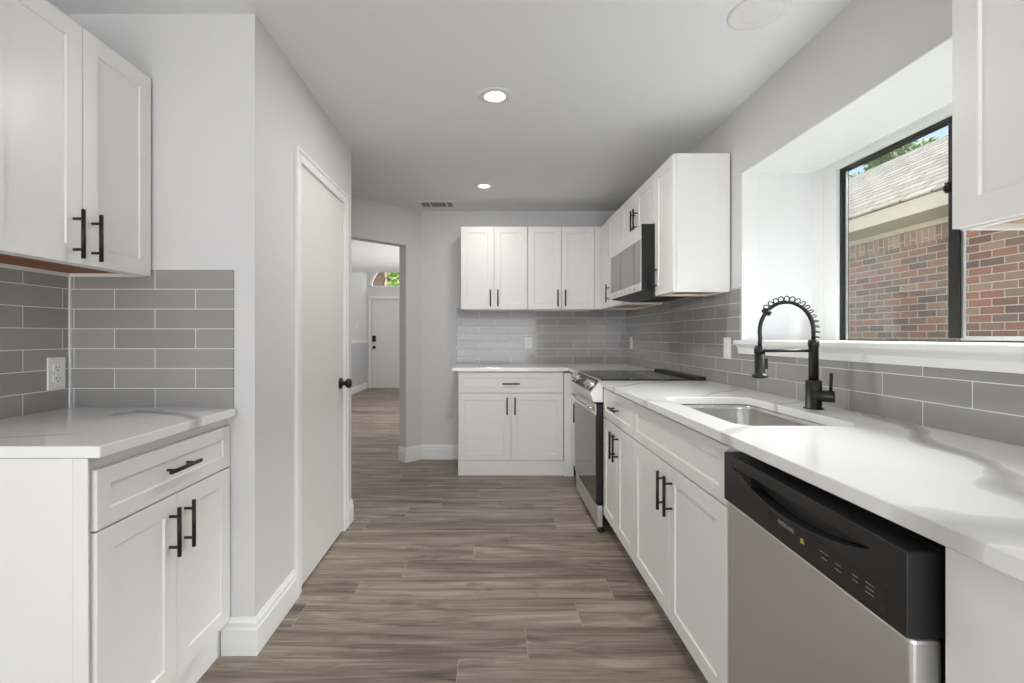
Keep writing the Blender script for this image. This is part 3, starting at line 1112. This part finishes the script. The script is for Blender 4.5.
# centre line of the hose: straight up from the column, over a wide arch, down to the spray head (towards the sink, -x)
zt = CT+0.258
rad = 0.1005
cx = fx-rad
path = [(fx, fy, zt), (fx, fy, zt+0.028)]
for i in range(1, 29):
    a = PI*i/28*1.0
    path.append((cx+rad*math.cos(a), fy, zt+0.03+rad*1.09*math.sin(a)))
hx = fx-2*rad
zh = 1.162
path += [(hx+0.002, fy, zt-0.0), (hx+0.001, fy, zh+0.02), (hx, fy, zh)]
MB().tube(path, 0.0072, 10).build('hose', 'black_handle', fc)
# spring coil around the hose on the rising side and over the arch
fine = []
L = [0]
P = [Vector(p) for p in path]
for i in range(1, len(P)):
    L.append(L[-1]+(P[i]-P[i-1]).length)
end = 0.80*L[-5]
def at(s):
    for i in range(1, len(L)):
        if s <= L[i]:
            k = (s-L[i-1])/(L[i]-L[i-1])
            return P[i-1].lerp(P[i], k), (P[i]-P[i-1]).normalized()
    return P[-1], (P[-1]-P[-2]).normalized()
turns = 15
coil = []
NC = turns*12
for i in range(NC+1):
    s = end*i/NC
    c_, t_ = at(s)
    bvec = Vector((0, 1, 0))
    a_ = t_.cross(bvec).normalized()
    th = 2*PI*turns*i/NC
    coil.append(c_-a_*0.0085+(a_*math.cos(th)+bvec*math.sin(th))*0.0135+t_*math.sin(th)*0.0065)
MB().tube(coil, 0.0022, 6).build('spring_coil', 'black_handle', fc)
c_, t_ = at(end+0.004)
MB().lathe(c_-t_*0.008, t_, [(0.010, 0), (0.017, 0.001), (0.017, 0.013), (0.010, 0.016)], 16).build('coil_collar', 'black_handle', fc)
m = MB().lathe((hx, fy, zh-0.118), (0, 0, 1), [(0.020, 0), (0.027, 0.002), (0.027, 0.011), (0.020, 0.014), (0.0178, 0.020), (0.0175, 0.116), (0.013, 0.120)], 20)
m.box(hx+0.012, hx+0.026, fy-0.008, fy+0.008, zh-0.085, zh-0.045)
m.build('spray_head', 'black_handle', fc)
za = CT+0.216
m = MB().cyl((fx-0.012, fy, za), (hx+0.014, fy, za), 0.0055, 12)
m.lathe((hx, fy, za-0.012), (0, 0, 1), [(0.0168, 0), (0.0195, 0.001), (0.0195, 0.023), (0.0168, 0.024)], 20)
m.build('support_arm', 'black_handle', fc)
m = MB().cyl((fx-0.012, fy-0.004, CT+0.050), (fx+0.046, fy-0.048, CT+0.050), 0.0215, 20)
m.build('valve', 'black_handle', fc, bevel=0.003)
MB().cyl((fx+0.038, fy-0.038, CT+0.068), (fx+0.039, fy-0.039, CT+0.136), 0.0055, 12).build('lever', 'black_handle', fc)

# ------------------------------------------------------------------ dishwasher
f = F((0.659, 1.389, 0), (-0.027, -0.645, 0), (-0.645, 0.027, 0))
W = 0.6455
dw = thing('dishwasher', 'stainless steel dishwasher with black control panel under the right worktop', 'dishwasher', (0.97, 1.052, 0))
MB().fbox(f, 0.004, W-0.004, 0.10, 0.872, -0.62, -0.058).build('tub', 'black_plastic', dw)
MB().fbox(f, 0.004, W-0.004, 0.0, 0.098, -0.62, -0.10).build('toe_kick', 'black_plastic', dw)
MB().fbox(f, 0.002, W-0.002, 0.105, 0.736, -0.057, -0.008).build('door', 'stainless', dw, bevel=0.008, seg=3)
# control panel with the crescent hand pocket cut into its face
m = MB()
bm = m.bm
zb, zt_ = 0.737, 0.870
pu = [0.055+(0.565-0.055)*i/28 for i in range(29)]
up = [(u, 0.842) for u in pu]
lo = [(u, 0.842-0.004-0.040*math.sin(PI*(u-0.055)/(0.51))**0.85) for u in pu]
inner = up+lo[::-1]
outer = [(0.0, zb), (W, zb), (W, zt_), (0.0, zt_)]
vo = [bm.verts.new(f.p(a, b, 0)) for a, b in outer]
vi = [bm.verts.new(f.p(a, b, 0)) for a, b in inner]
ed = [bm.edges.new((l[i], l[(i+1) % len(l)])) for l in (vo, vi) for i in range(len(l))]
bmesh.ops.triangle_fill(bm, use_beauty=True, use_dissolve=False, edges=ed, normal=f.n)
vb = [bm.verts.new(f.p(a, b, -0.057)) for a, b in outer]
for i in range(4):
    bm.faces.new((vo[i], vo[(i+1) % 4], vb[(i+1) % 4], vb[i]))
bm.faces.new(vb)
vd = [bm.verts.new(f.p(a, b, -0.032)) for a, b in inner]
for i in range(len(inner)):
    bm.faces.new((vi[i], vi[(i+1) % len(vi)], vd[(i+1) % len(vi)], vd[i]))
bm.faces.new(vd)
cp = m.build('control_panel', 'black_plastic', dw, bevel=0.003)
m = MB()
for k in range(5):
    z = 0.8405-0.0062*k
    m.fbox(f, 0.058+0.010*k, 0.152, z-0.0028, z, -0.03, -0.002)
m.build('vent_grille', 'black_plastic', cp)
MB().fbox(f, 0.245, 0.605, 0.748, 0.793, 0.0002, 0.0012).build('display_strip', 'display_gloss', cp, bevel=0.0005)


def lettering(txt, fr, u, v, n, size, mat, parent, name='lettering', bold=0.0):
    cu = bpy.data.curves.new(name, 'FONT')
    cu.body = txt
    cu.size = size
    cu.extrude = 0.0002
    cu.offset = bold
    cu.align_x = 'CENTER'
    cu.align_y = 'CENTER'
    cu.materials.append(MATS[mat])
    tmp = bpy.data.objects.new(name, cu)
    COL.objects.link(tmp)
    me = bpy.data.meshes.new_from_object(tmp.evaluated_get(bpy.context.evaluated_depsgraph_get()))
    bpy.data.objects.remove(tmp)
    me.materials.clear()
    me.materials.append(MATS[mat])
    o = bpy.data.objects.new(name, me)
    COL.objects.link(o)
    p = fr.p(u, v, n)-Vector(parent['_o'])
    M = Matrix((fr.u, fr.v, fr.n)).transposed().to_4x4()
    o.matrix_local = Matrix.Translation(p) @ M
    o.parent = parent
    return o


lettering('FRIGIDAIRE', f, 0.318, 0.781, 0.0016, 0.0125, 'legend_grey', cp, 'lettering', 0.0)
m = MB().prism([f.p(0.372, 0.768, 0.0013), f.p(0.386, 0.770, 0.0013), f.p(0.382, 0.780, 0.0013), f.p(0.372, 0.778, 0.0013)],
               [f.p(0.372, 0.768, 0.0017), f.p(0.386, 0.770, 0.0017), f.p(0.382, 0.780, 0.0017), f.p(0.372, 0.778, 0.0017)])
m.build('green_mark', 'sticker_green', cp)
for (u, v, l) in ((0.43, 0.785, 0.028), (0.43, 0.774, 0.018), (0.47, 0.781, 0.014), (0.47, 0.771, 0.018), (0.515, 0.783, 0.014), (0.515, 0.774, 0.014),
                  (0.55, 0.786, 0.02), (0.55, 0.778, 0.018), (0.55, 0.770, 0.02)):
    MB().fbox(f, u+0.02-l/2, u+0.02+l/2, v-0.0046, v-0.0034, 0.0013, 0.0016).build('button_mark', 'legend_grey', cp)

# ------------------------------------------------------------------ range
f = FR(0.670, 3.728)
W = 0.766
rg = thing('range', 'stainless slide-in electric range with black glass cooktop', 'range', (0.97, 3.345, 0))
MB().fbox(f, 0.002, W-0.002, 0.05, 0.924, -0.62, 0.0).build('body', 'black_enamel', rg, bevel=0.002)
m = MB().fbox(f, 0.0, W, 0.9245, 0.937, -0.56, 0.012)
m.build('cooktop', 'black_gloss', rg, bevel=0.003)
MB().fbox(f, 0.0, W, 0.9245, 0.951, -0.625, -0.561).build('rear_vent_rail', 'black_enamel', rg, bevel=0.004)
poly = [(0.0135, 0.9325), (0.079, 0.852), (0.060, 0.797), (0.0005, 0.797), (0.0005, 0.9235), (0.0125, 0.9235)]
cpn = MB().prism([f.p(0.002, z, n) for n, z in poly], [f.p(W-0.002, z, n) for n, z in poly]).build('control_panel', 'stainless', rg, bevel=0.002)
# glossy face on the slope
sl = Vector((0.079-0.0135, 0.852-0.9325))
sn = Vector((-sl.y, sl.x)).normalized()
if sn.x < 0:
    sn = -sn
def sp(u, k, h):
    q = Vector((0.0135, 0.9325))+sl*k+sn*h
    return f.p(u, q.y, q.x)
m = MB().hexa([sp(0.035, 0.1, 0.0003), sp(W-0.035, 0.1, 0.0003), sp(W-0.035, 0.9, 0.0003), sp(0.035, 0.9, 0.0003),
               sp(0.035, 0.1, 0.002), sp(W-0.035, 0.1, 0.002), sp(W-0.035, 0.9, 0.002), sp(0.035, 0.9, 0.002)])
m.build('display_glass', 'black_gloss', cpn)
axis3 = f.n*sn.x + f.v*sn.y
for u in (0.085, 0.185, W-0.185, W-0.085):
    m = MB().lathe(sp(u, 0.52, 0.0022), axis3, [(0.0, 0), (0.034, 0), (0.034, 0.004), (0.026, 0.006), (0.024, 0.026), (0.021, 0.030), (0.0, 0.030)], 24)
    m.build('knob', 'chrome', cpn)
od = MB().fbox(f, 0.004, W-0.004, 0.172, 0.785, 0.001, 0.040).build('oven_door', 'black_enamel', rg, bevel=0.003)
MB().fbox(f, 0.003, W-0.003, 0.715, 0.786, 0.0405, 0.046).build('top_band', 'stainless', od, bevel=0.002)
MB().fbox(f, 0.006, W-0.006, 0.176, 0.7145, 0.0405, 0.0445).build('glass', 'oven_glass', od)
hp = [f.p(0.045, 0.752, 0.046), f.p(0.045, 0.758, 0.070)]
for i in range(21):
    u = 0.05+(W-0.10)*i/20
    hp.append(f.p(u, 0.760, 0.080+0.014*math.sin(PI*i/20)))
hp += [f.p(W-0.045, 0.758, 0.070), f.p(W-0.045, 0.752, 0.046)]
MB().tube(hp, 0.011, 10).build('handle', 'chrome', od)
MB().fbox(f, 0.004, W-0.004, 0.034, 0.166, 0.001, 0.034).build('storage_drawer', 'stainless', rg, bevel=0.004)
for (u, n) in ((0.05, -0.02), (W-0.035, 0.006), (0.05, -0.55), (W-0.05, -0.55)):
    MB().lathe(f.p(u, 0, n), (0, 0, 1), [(0.022, 0), (0.022, 0.010), (0.012, 0.014), (0.012, 0.049)], 14).build('foot', 'black_plastic', rg)

# ------------------------------------------------------------------ microwave
f = FR(0.90, 3.728)
W = 0.762
mw = thing('microwave', 'stainless over-the-range microwave below the short wall cabinet', 'microwave', (1.1, 3.347, 1.455))
poly = [(-0.0045, 1.884), (-0.0045, 1.477), (-0.020, 1.474), (-0.16, 1.456), (-0.394, 1.456), (-0.394, 1.884)]
MB().prism([f.p(0.001, z, n) for n, z in poly], [f.p(W-0.001, z, n) for n, z in poly]).build('body', 'black_enamel', mw, bevel=0.002)
do = MB().fbox(f, 0.001, W-0.135, 1.478, 1.883, -0.004, 0.0).build('door', 'stainless', mw, bevel=0.001)
MB().fbox(f, 0.010, W-0.1355, 1.525, 1.790, 0.0003, 0.002).build('door_window', 'microwave_glass', do)
for u in (0.29, W-0.139):
    MB().fbox(f, u, u+0.004, 1.525, 1.790, 0.0021, 0.0028).build('window_line', 'black_plastic', do)
cpn = MB().fbox(f, W-0.134, W-0.001, 1.478, 1.883, -0.004, 0.0).build('control_panel', 'stainless', mw, bevel=0.001)
MB().fbox(f, W-0.132, W-0.002, 1.525, 1.790, 0.0003, 0.002).build('panel_glass', 'microwave_glass', cpn)
for k in range(6):
    c_ = f.p(0.12+0.1*k, 1.5, 0.0003)
    MB().lathe(c_, f.n, [(0.0, 0), (0.008, 0), (0.008, 0.001), (0.0, 0.001)], 12).build('button', 'legend_grey', do)
m = MB()
for k in range(10):
    m.fbox(f, 0.12+0.052*k, 0.155+0.052*k, 1.4535, 1.4558, -0.34, -0.19)
m.build('vent_grille', 'vent_dark', mw)


# ------------------------------------------------------------------ outlets, switch, ceiling fittings
def outlet(fr, u, v, label, kind='outlet', wdt=0.072, hgt=0.118, n=0.0):
    p = fr.p(u, v, n)
    root = thing('wall_outlet' if kind == 'outlet' else 'light_switch', label, kind, p, 'white wall outlets' if kind == 'outlet' else 'white switch plates')
    MB().fbox(fr, u-wdt/2, u+wdt/2, v-hgt/2, v+hgt/2, n, n+0.006).build('cover_plate', 'outlet_white', root, bevel=0.002)
    if kind == 'outlet':
        for s in (-1, 1):
            c_ = fr.p(u, v+s*0.02, n+0.006)
            q = MB()
            pts = round_rect(-0.017, 0.017, -0.0145, 0.0145, 0.010, 4)
            q.prism([fr.p(u+a, v+s*0.02+b, n+0.006) for a, b in pts], [fr.p(u+a, v+s*0.02+b, n+0.0085) for a, b in pts])
            so = q.build('socket', 'outlet_white', root)
            q = MB()
            for (du, dv, w_, h_) in ((-0.0065, 0.003, 0.0022, 0.009), (0.0065, 0.003, 0.0018, 0.007), (0.0, -0.008, 0.005, 0.004)):
                q.fbox(fr, u+du-w_/2, u+du+w_/2, v+s*0.02+dv-h_/2, v+s*0.02+dv+h_/2, n+0.0083, n+0.0088)
            q.build('slot', 'dark_hole', so)
    else:
        MB().fbox(fr, u-0.016, u+0.016, v-0.033, v+0.033, n+0.006, n+0.009).build('rocker', 'outlet_white', root, bevel=0.001)
    return root


outlet(FL(XN+0.008, 0), 1.772, 1.064, 'white double outlet on the left wall tile beside the corner')
outlet(FB(0, YB-0.008), 0.345, 1.135, 'white outlet in the middle of the back wall tile')
outlet(FR(XR-0.008, 0), -4.56, 1.135, 'white outlet on the right wall tile near the far corner')
outlet(FR(XR-0.008, 0), -2.690, 1.133, 'white switch plate on the right wall tile beside the window sill', 'switch', 0.078)
outlet(FL(-2.9, 0), 10.35, 1.43, 'white switch plate on the hall wall by the front door', 'switch', 0.115)


def can_light(x, y, r, label, lit=True, group='recessed ceiling lights'):
    root = thing('recessed_light', label, 'ceiling light', (x, y, CEIL), group)
    MB().lathe((x, y, CEIL), (0, 0, -1), [(r*0.80, -0.0), (r, 0.0), (r, 0.003), (r*0.93, 0.008), (r*0.82, 0.010), (r*0.78, 0.006)], 40).build('trim_ring', 'vent_white' if lit else 'lamp_off', root)
    MB().lathe((x, y, CEIL), (0, 0, -1), [(0.0, 0.0), (r*0.79, 0.0), (r*0.79, 0.005), (r*0.5, 0.0065), (0.0, 0.007)], 40).build('diffuser', 'lamp_glow' if lit else 'lamp_off', root)


can_light(0.01, 2.465, 0.088, 'larger lit recessed light in the ceiling centre, nearer of the two lit')
can_light(-0.073, 3.94, 0.080, 'small lit recessed light near the back wall')
can_light(0.996, 1.83, 0.106, 'unlit round white ceiling fixture above the sink', False)

vt = thing('ceiling_vent', 'white ceiling air vent near the angled wall', 'vent', (-0.515, 4.48, CEIL))
vx0, vx1, vy0, vy1 = -0.685, -0.345, 4.375, 4.585
m = MB()
m.box(vx0, vx1, vy0, vy0+0.03, CEIL-0.010, CEIL)
m.box(vx0, vx1, vy1-0.03, vy1, CEIL-0.010, CEIL)
m.box(vx0, vx0+0.03, vy0+0.03, vy1-0.03, CEIL-0.010, CEIL)
m.box(vx1-0.03, vx1, vy0+0.03, vy1-0.03, CEIL-0.010, CEIL)
for x in (-0.575, -0.425):
    m.box(x-0.008, x+0.008, vy0+0.03, vy1-0.03, CEIL-0.010, CEIL)
m.build('frame', 'vent_white', vt, bevel=0.006, seg=3)
MB().box(vx0+0.03, vx1-0.03, vy0+0.03, vy1-0.03, CEIL-0.001, CEIL).build('duct', 'vent_dark', vt)
m = MB()
for k in range(10):
    y = vy0+0.038+0.0145*k
    m.hexa([(vx0+0.03, y, CEIL-0.002), (vx1-0.03, y, CEIL-0.002), (vx1-0.03, y+0.001, CEIL-0.002), (vx0+0.03, y+0.001, CEIL-0.002),
            (vx0+0.03, y+0.006, CEIL-0.009), (vx1-0.03, y+0.006, CEIL-0.009), (vx1-0.03, y+0.007, CEIL-0.009), (vx0+0.03, y+0.007, CEIL-0.009)])
m.build('louvre', 'vent_grey', vt)

# ------------------------------------------------------------------ outside: neighbour's house, trees, porch
m = MB().box(1.8, 40, -20, 40, -0.3, -0.2)
m.box(-20, 1.8, 11.5, 40, -0.3, -0.2)
struct(m.build('ground', 'lawn'), 'grassy ground outside the house', 'ground')
hs = thing('house', "neighbour's brick house with shingle roof seen through the window", 'house', (5.7, 5, -0.2))
MB().box(4.40, 7.0, -2.0, 11.0, -0.2, 2.352).build('brick_wall', 'house_brick', hs)
MB().box(3.98, 4.399, -2.3, 11.3, 2.352, 2.372).build('soffit', 'house_trim', hs)
MB().box(3.95, 3.979, -2.3, 11.3, 2.345, 2.486).build('fascia', 'house_trim', hs, bevel=0.004)
MB().box(4.375, 4.3995, -2.0, 11.0, 2.30, 2.3515).build('frieze_board', 'house_trim', hs)
px = 5.70
pz = 2.50+(px-3.9)*0.667
m = MB().prism([(3.91, -2.3, 2.488), (3.91, -2.3, 2.505), (px, -2.3, pz+0.02), (7.49, -2.3, 2.505), (7.49, -2.3, 2.488)],
               [(3.91, 11.3, 2.488), (3.91, 11.3, 2.505), (px, 11.3, pz+0.02), (7.49, 11.3, 2.505), (7.49, 11.3, 2.488)])
m.build('roof', 'roof_shingle', hs)


def tree(x, y, h, cr, n, seed, lm, label, group):
    rnd = random.Random(seed)
    root = thing('tree', label, 'tree', (x, y, -0.2), group)
    m = MB()
    m.tube([(x, y, -0.2), (x+0.1, y, h*0.3), (x-0.05, y+0.1, h*0.62), (x, y, h*0.8)], [0.22, 0.17, 0.12, 0.05], 8)
    for k in range(6):
        a = rnd.uniform(0, 2*PI)
        z = h*rnd.uniform(0.4, 0.65)
        m.tube([(x, y, z), (x+math.cos(a)*cr*0.45, y+math.sin(a)*cr*0.45, z+cr*0.35), (x+math.cos(a)*cr*0.8, y+math.sin(a)*cr*0.8, z+cr*0.55)], [0.07, 0.045, 0.015], 6)
    m.build('trunk', 'bark', root)
    m = MB()
    blobs = []
    for k in range(26):
        a, r_ = rnd.uniform(0, 2*PI), cr*math.sqrt(rnd.random())*0.85
        blobs.append((x+r_*math.cos(a), y+r_*math.sin(a), h*0.66+rnd.uniform(-0.3, 0.38)*h*(1-0.5*r_/cr), rnd.uniform(0.35, 0.7)*cr*0.55))
    for k in range(n):
        bx, by, bz, br_ = rnd.choice(blobs)
        d = Vector((rnd.gauss(0, 1), rnd.gauss(0, 1), rnd.gauss(0, 0.8))).normalized()*br_*rnd.random()**0.4
        c_ = Vector((bx, by, bz))+d
        q = Matrix.Rotation(rnd.uniform(0, PI), 3, 'X') @ Matrix.Rotation(rnd.uniform(0, 2*PI), 3, 'Z')
        s = rnd.uniform(0.07, 0.13)
        m.bm.faces.new([m.bm.verts.new(c_+q @ Vector(p)) for p in ((-s*1.5, 0, 0), (0, -s*0.7, 0.02), (s*1.5, 0, 0), (0, s*0.7, 0.02))])
    m.build('crown', lm, root)


tree(18.6, 26.7, 9.4, 1.3, 4000, 1, 'leaf_dark', 'dark leafy tree above the far end of the neighbour roof', 'trees behind the neighbour house')
tree(18.6, 23.4, 10.6, 1.9, 7000, 2, 'leaf_green', 'green tree behind the middle of the neighbour roof', 'trees behind the neighbour house')
tree(18.6, 20.3, 9.9, 1.1, 4000, 3, 'leaf_bright', 'yellow-green tree behind the near end of the neighbour roof', 'trees behind the neighbour house')
tree(-5.2, 22.0, 8.0, 2.6, 3500, 4, 'leaf_bright', 'bright green tree seen through the transom window', None)
pc = thing('porch_column', 'brick porch column seen through the transom window', 'column', (-3.02, 13.0, -0.2))
MB().box(-3.17, -2.87, 12.9, 13.2, -0.2, 3.5).build('shaft', 'house_brick', pc)
m = MB().box(-3.21, -2.83, 12.86, 13.24, -0.2, 0.0)
m.box(-3.21, -2.83, 12.86, 13.24, 3.5, 3.6)
m.build('cap', 'house_trim', pc)

for o in bpy.data.objects:
    if '_o' in o:
        del o['_o']
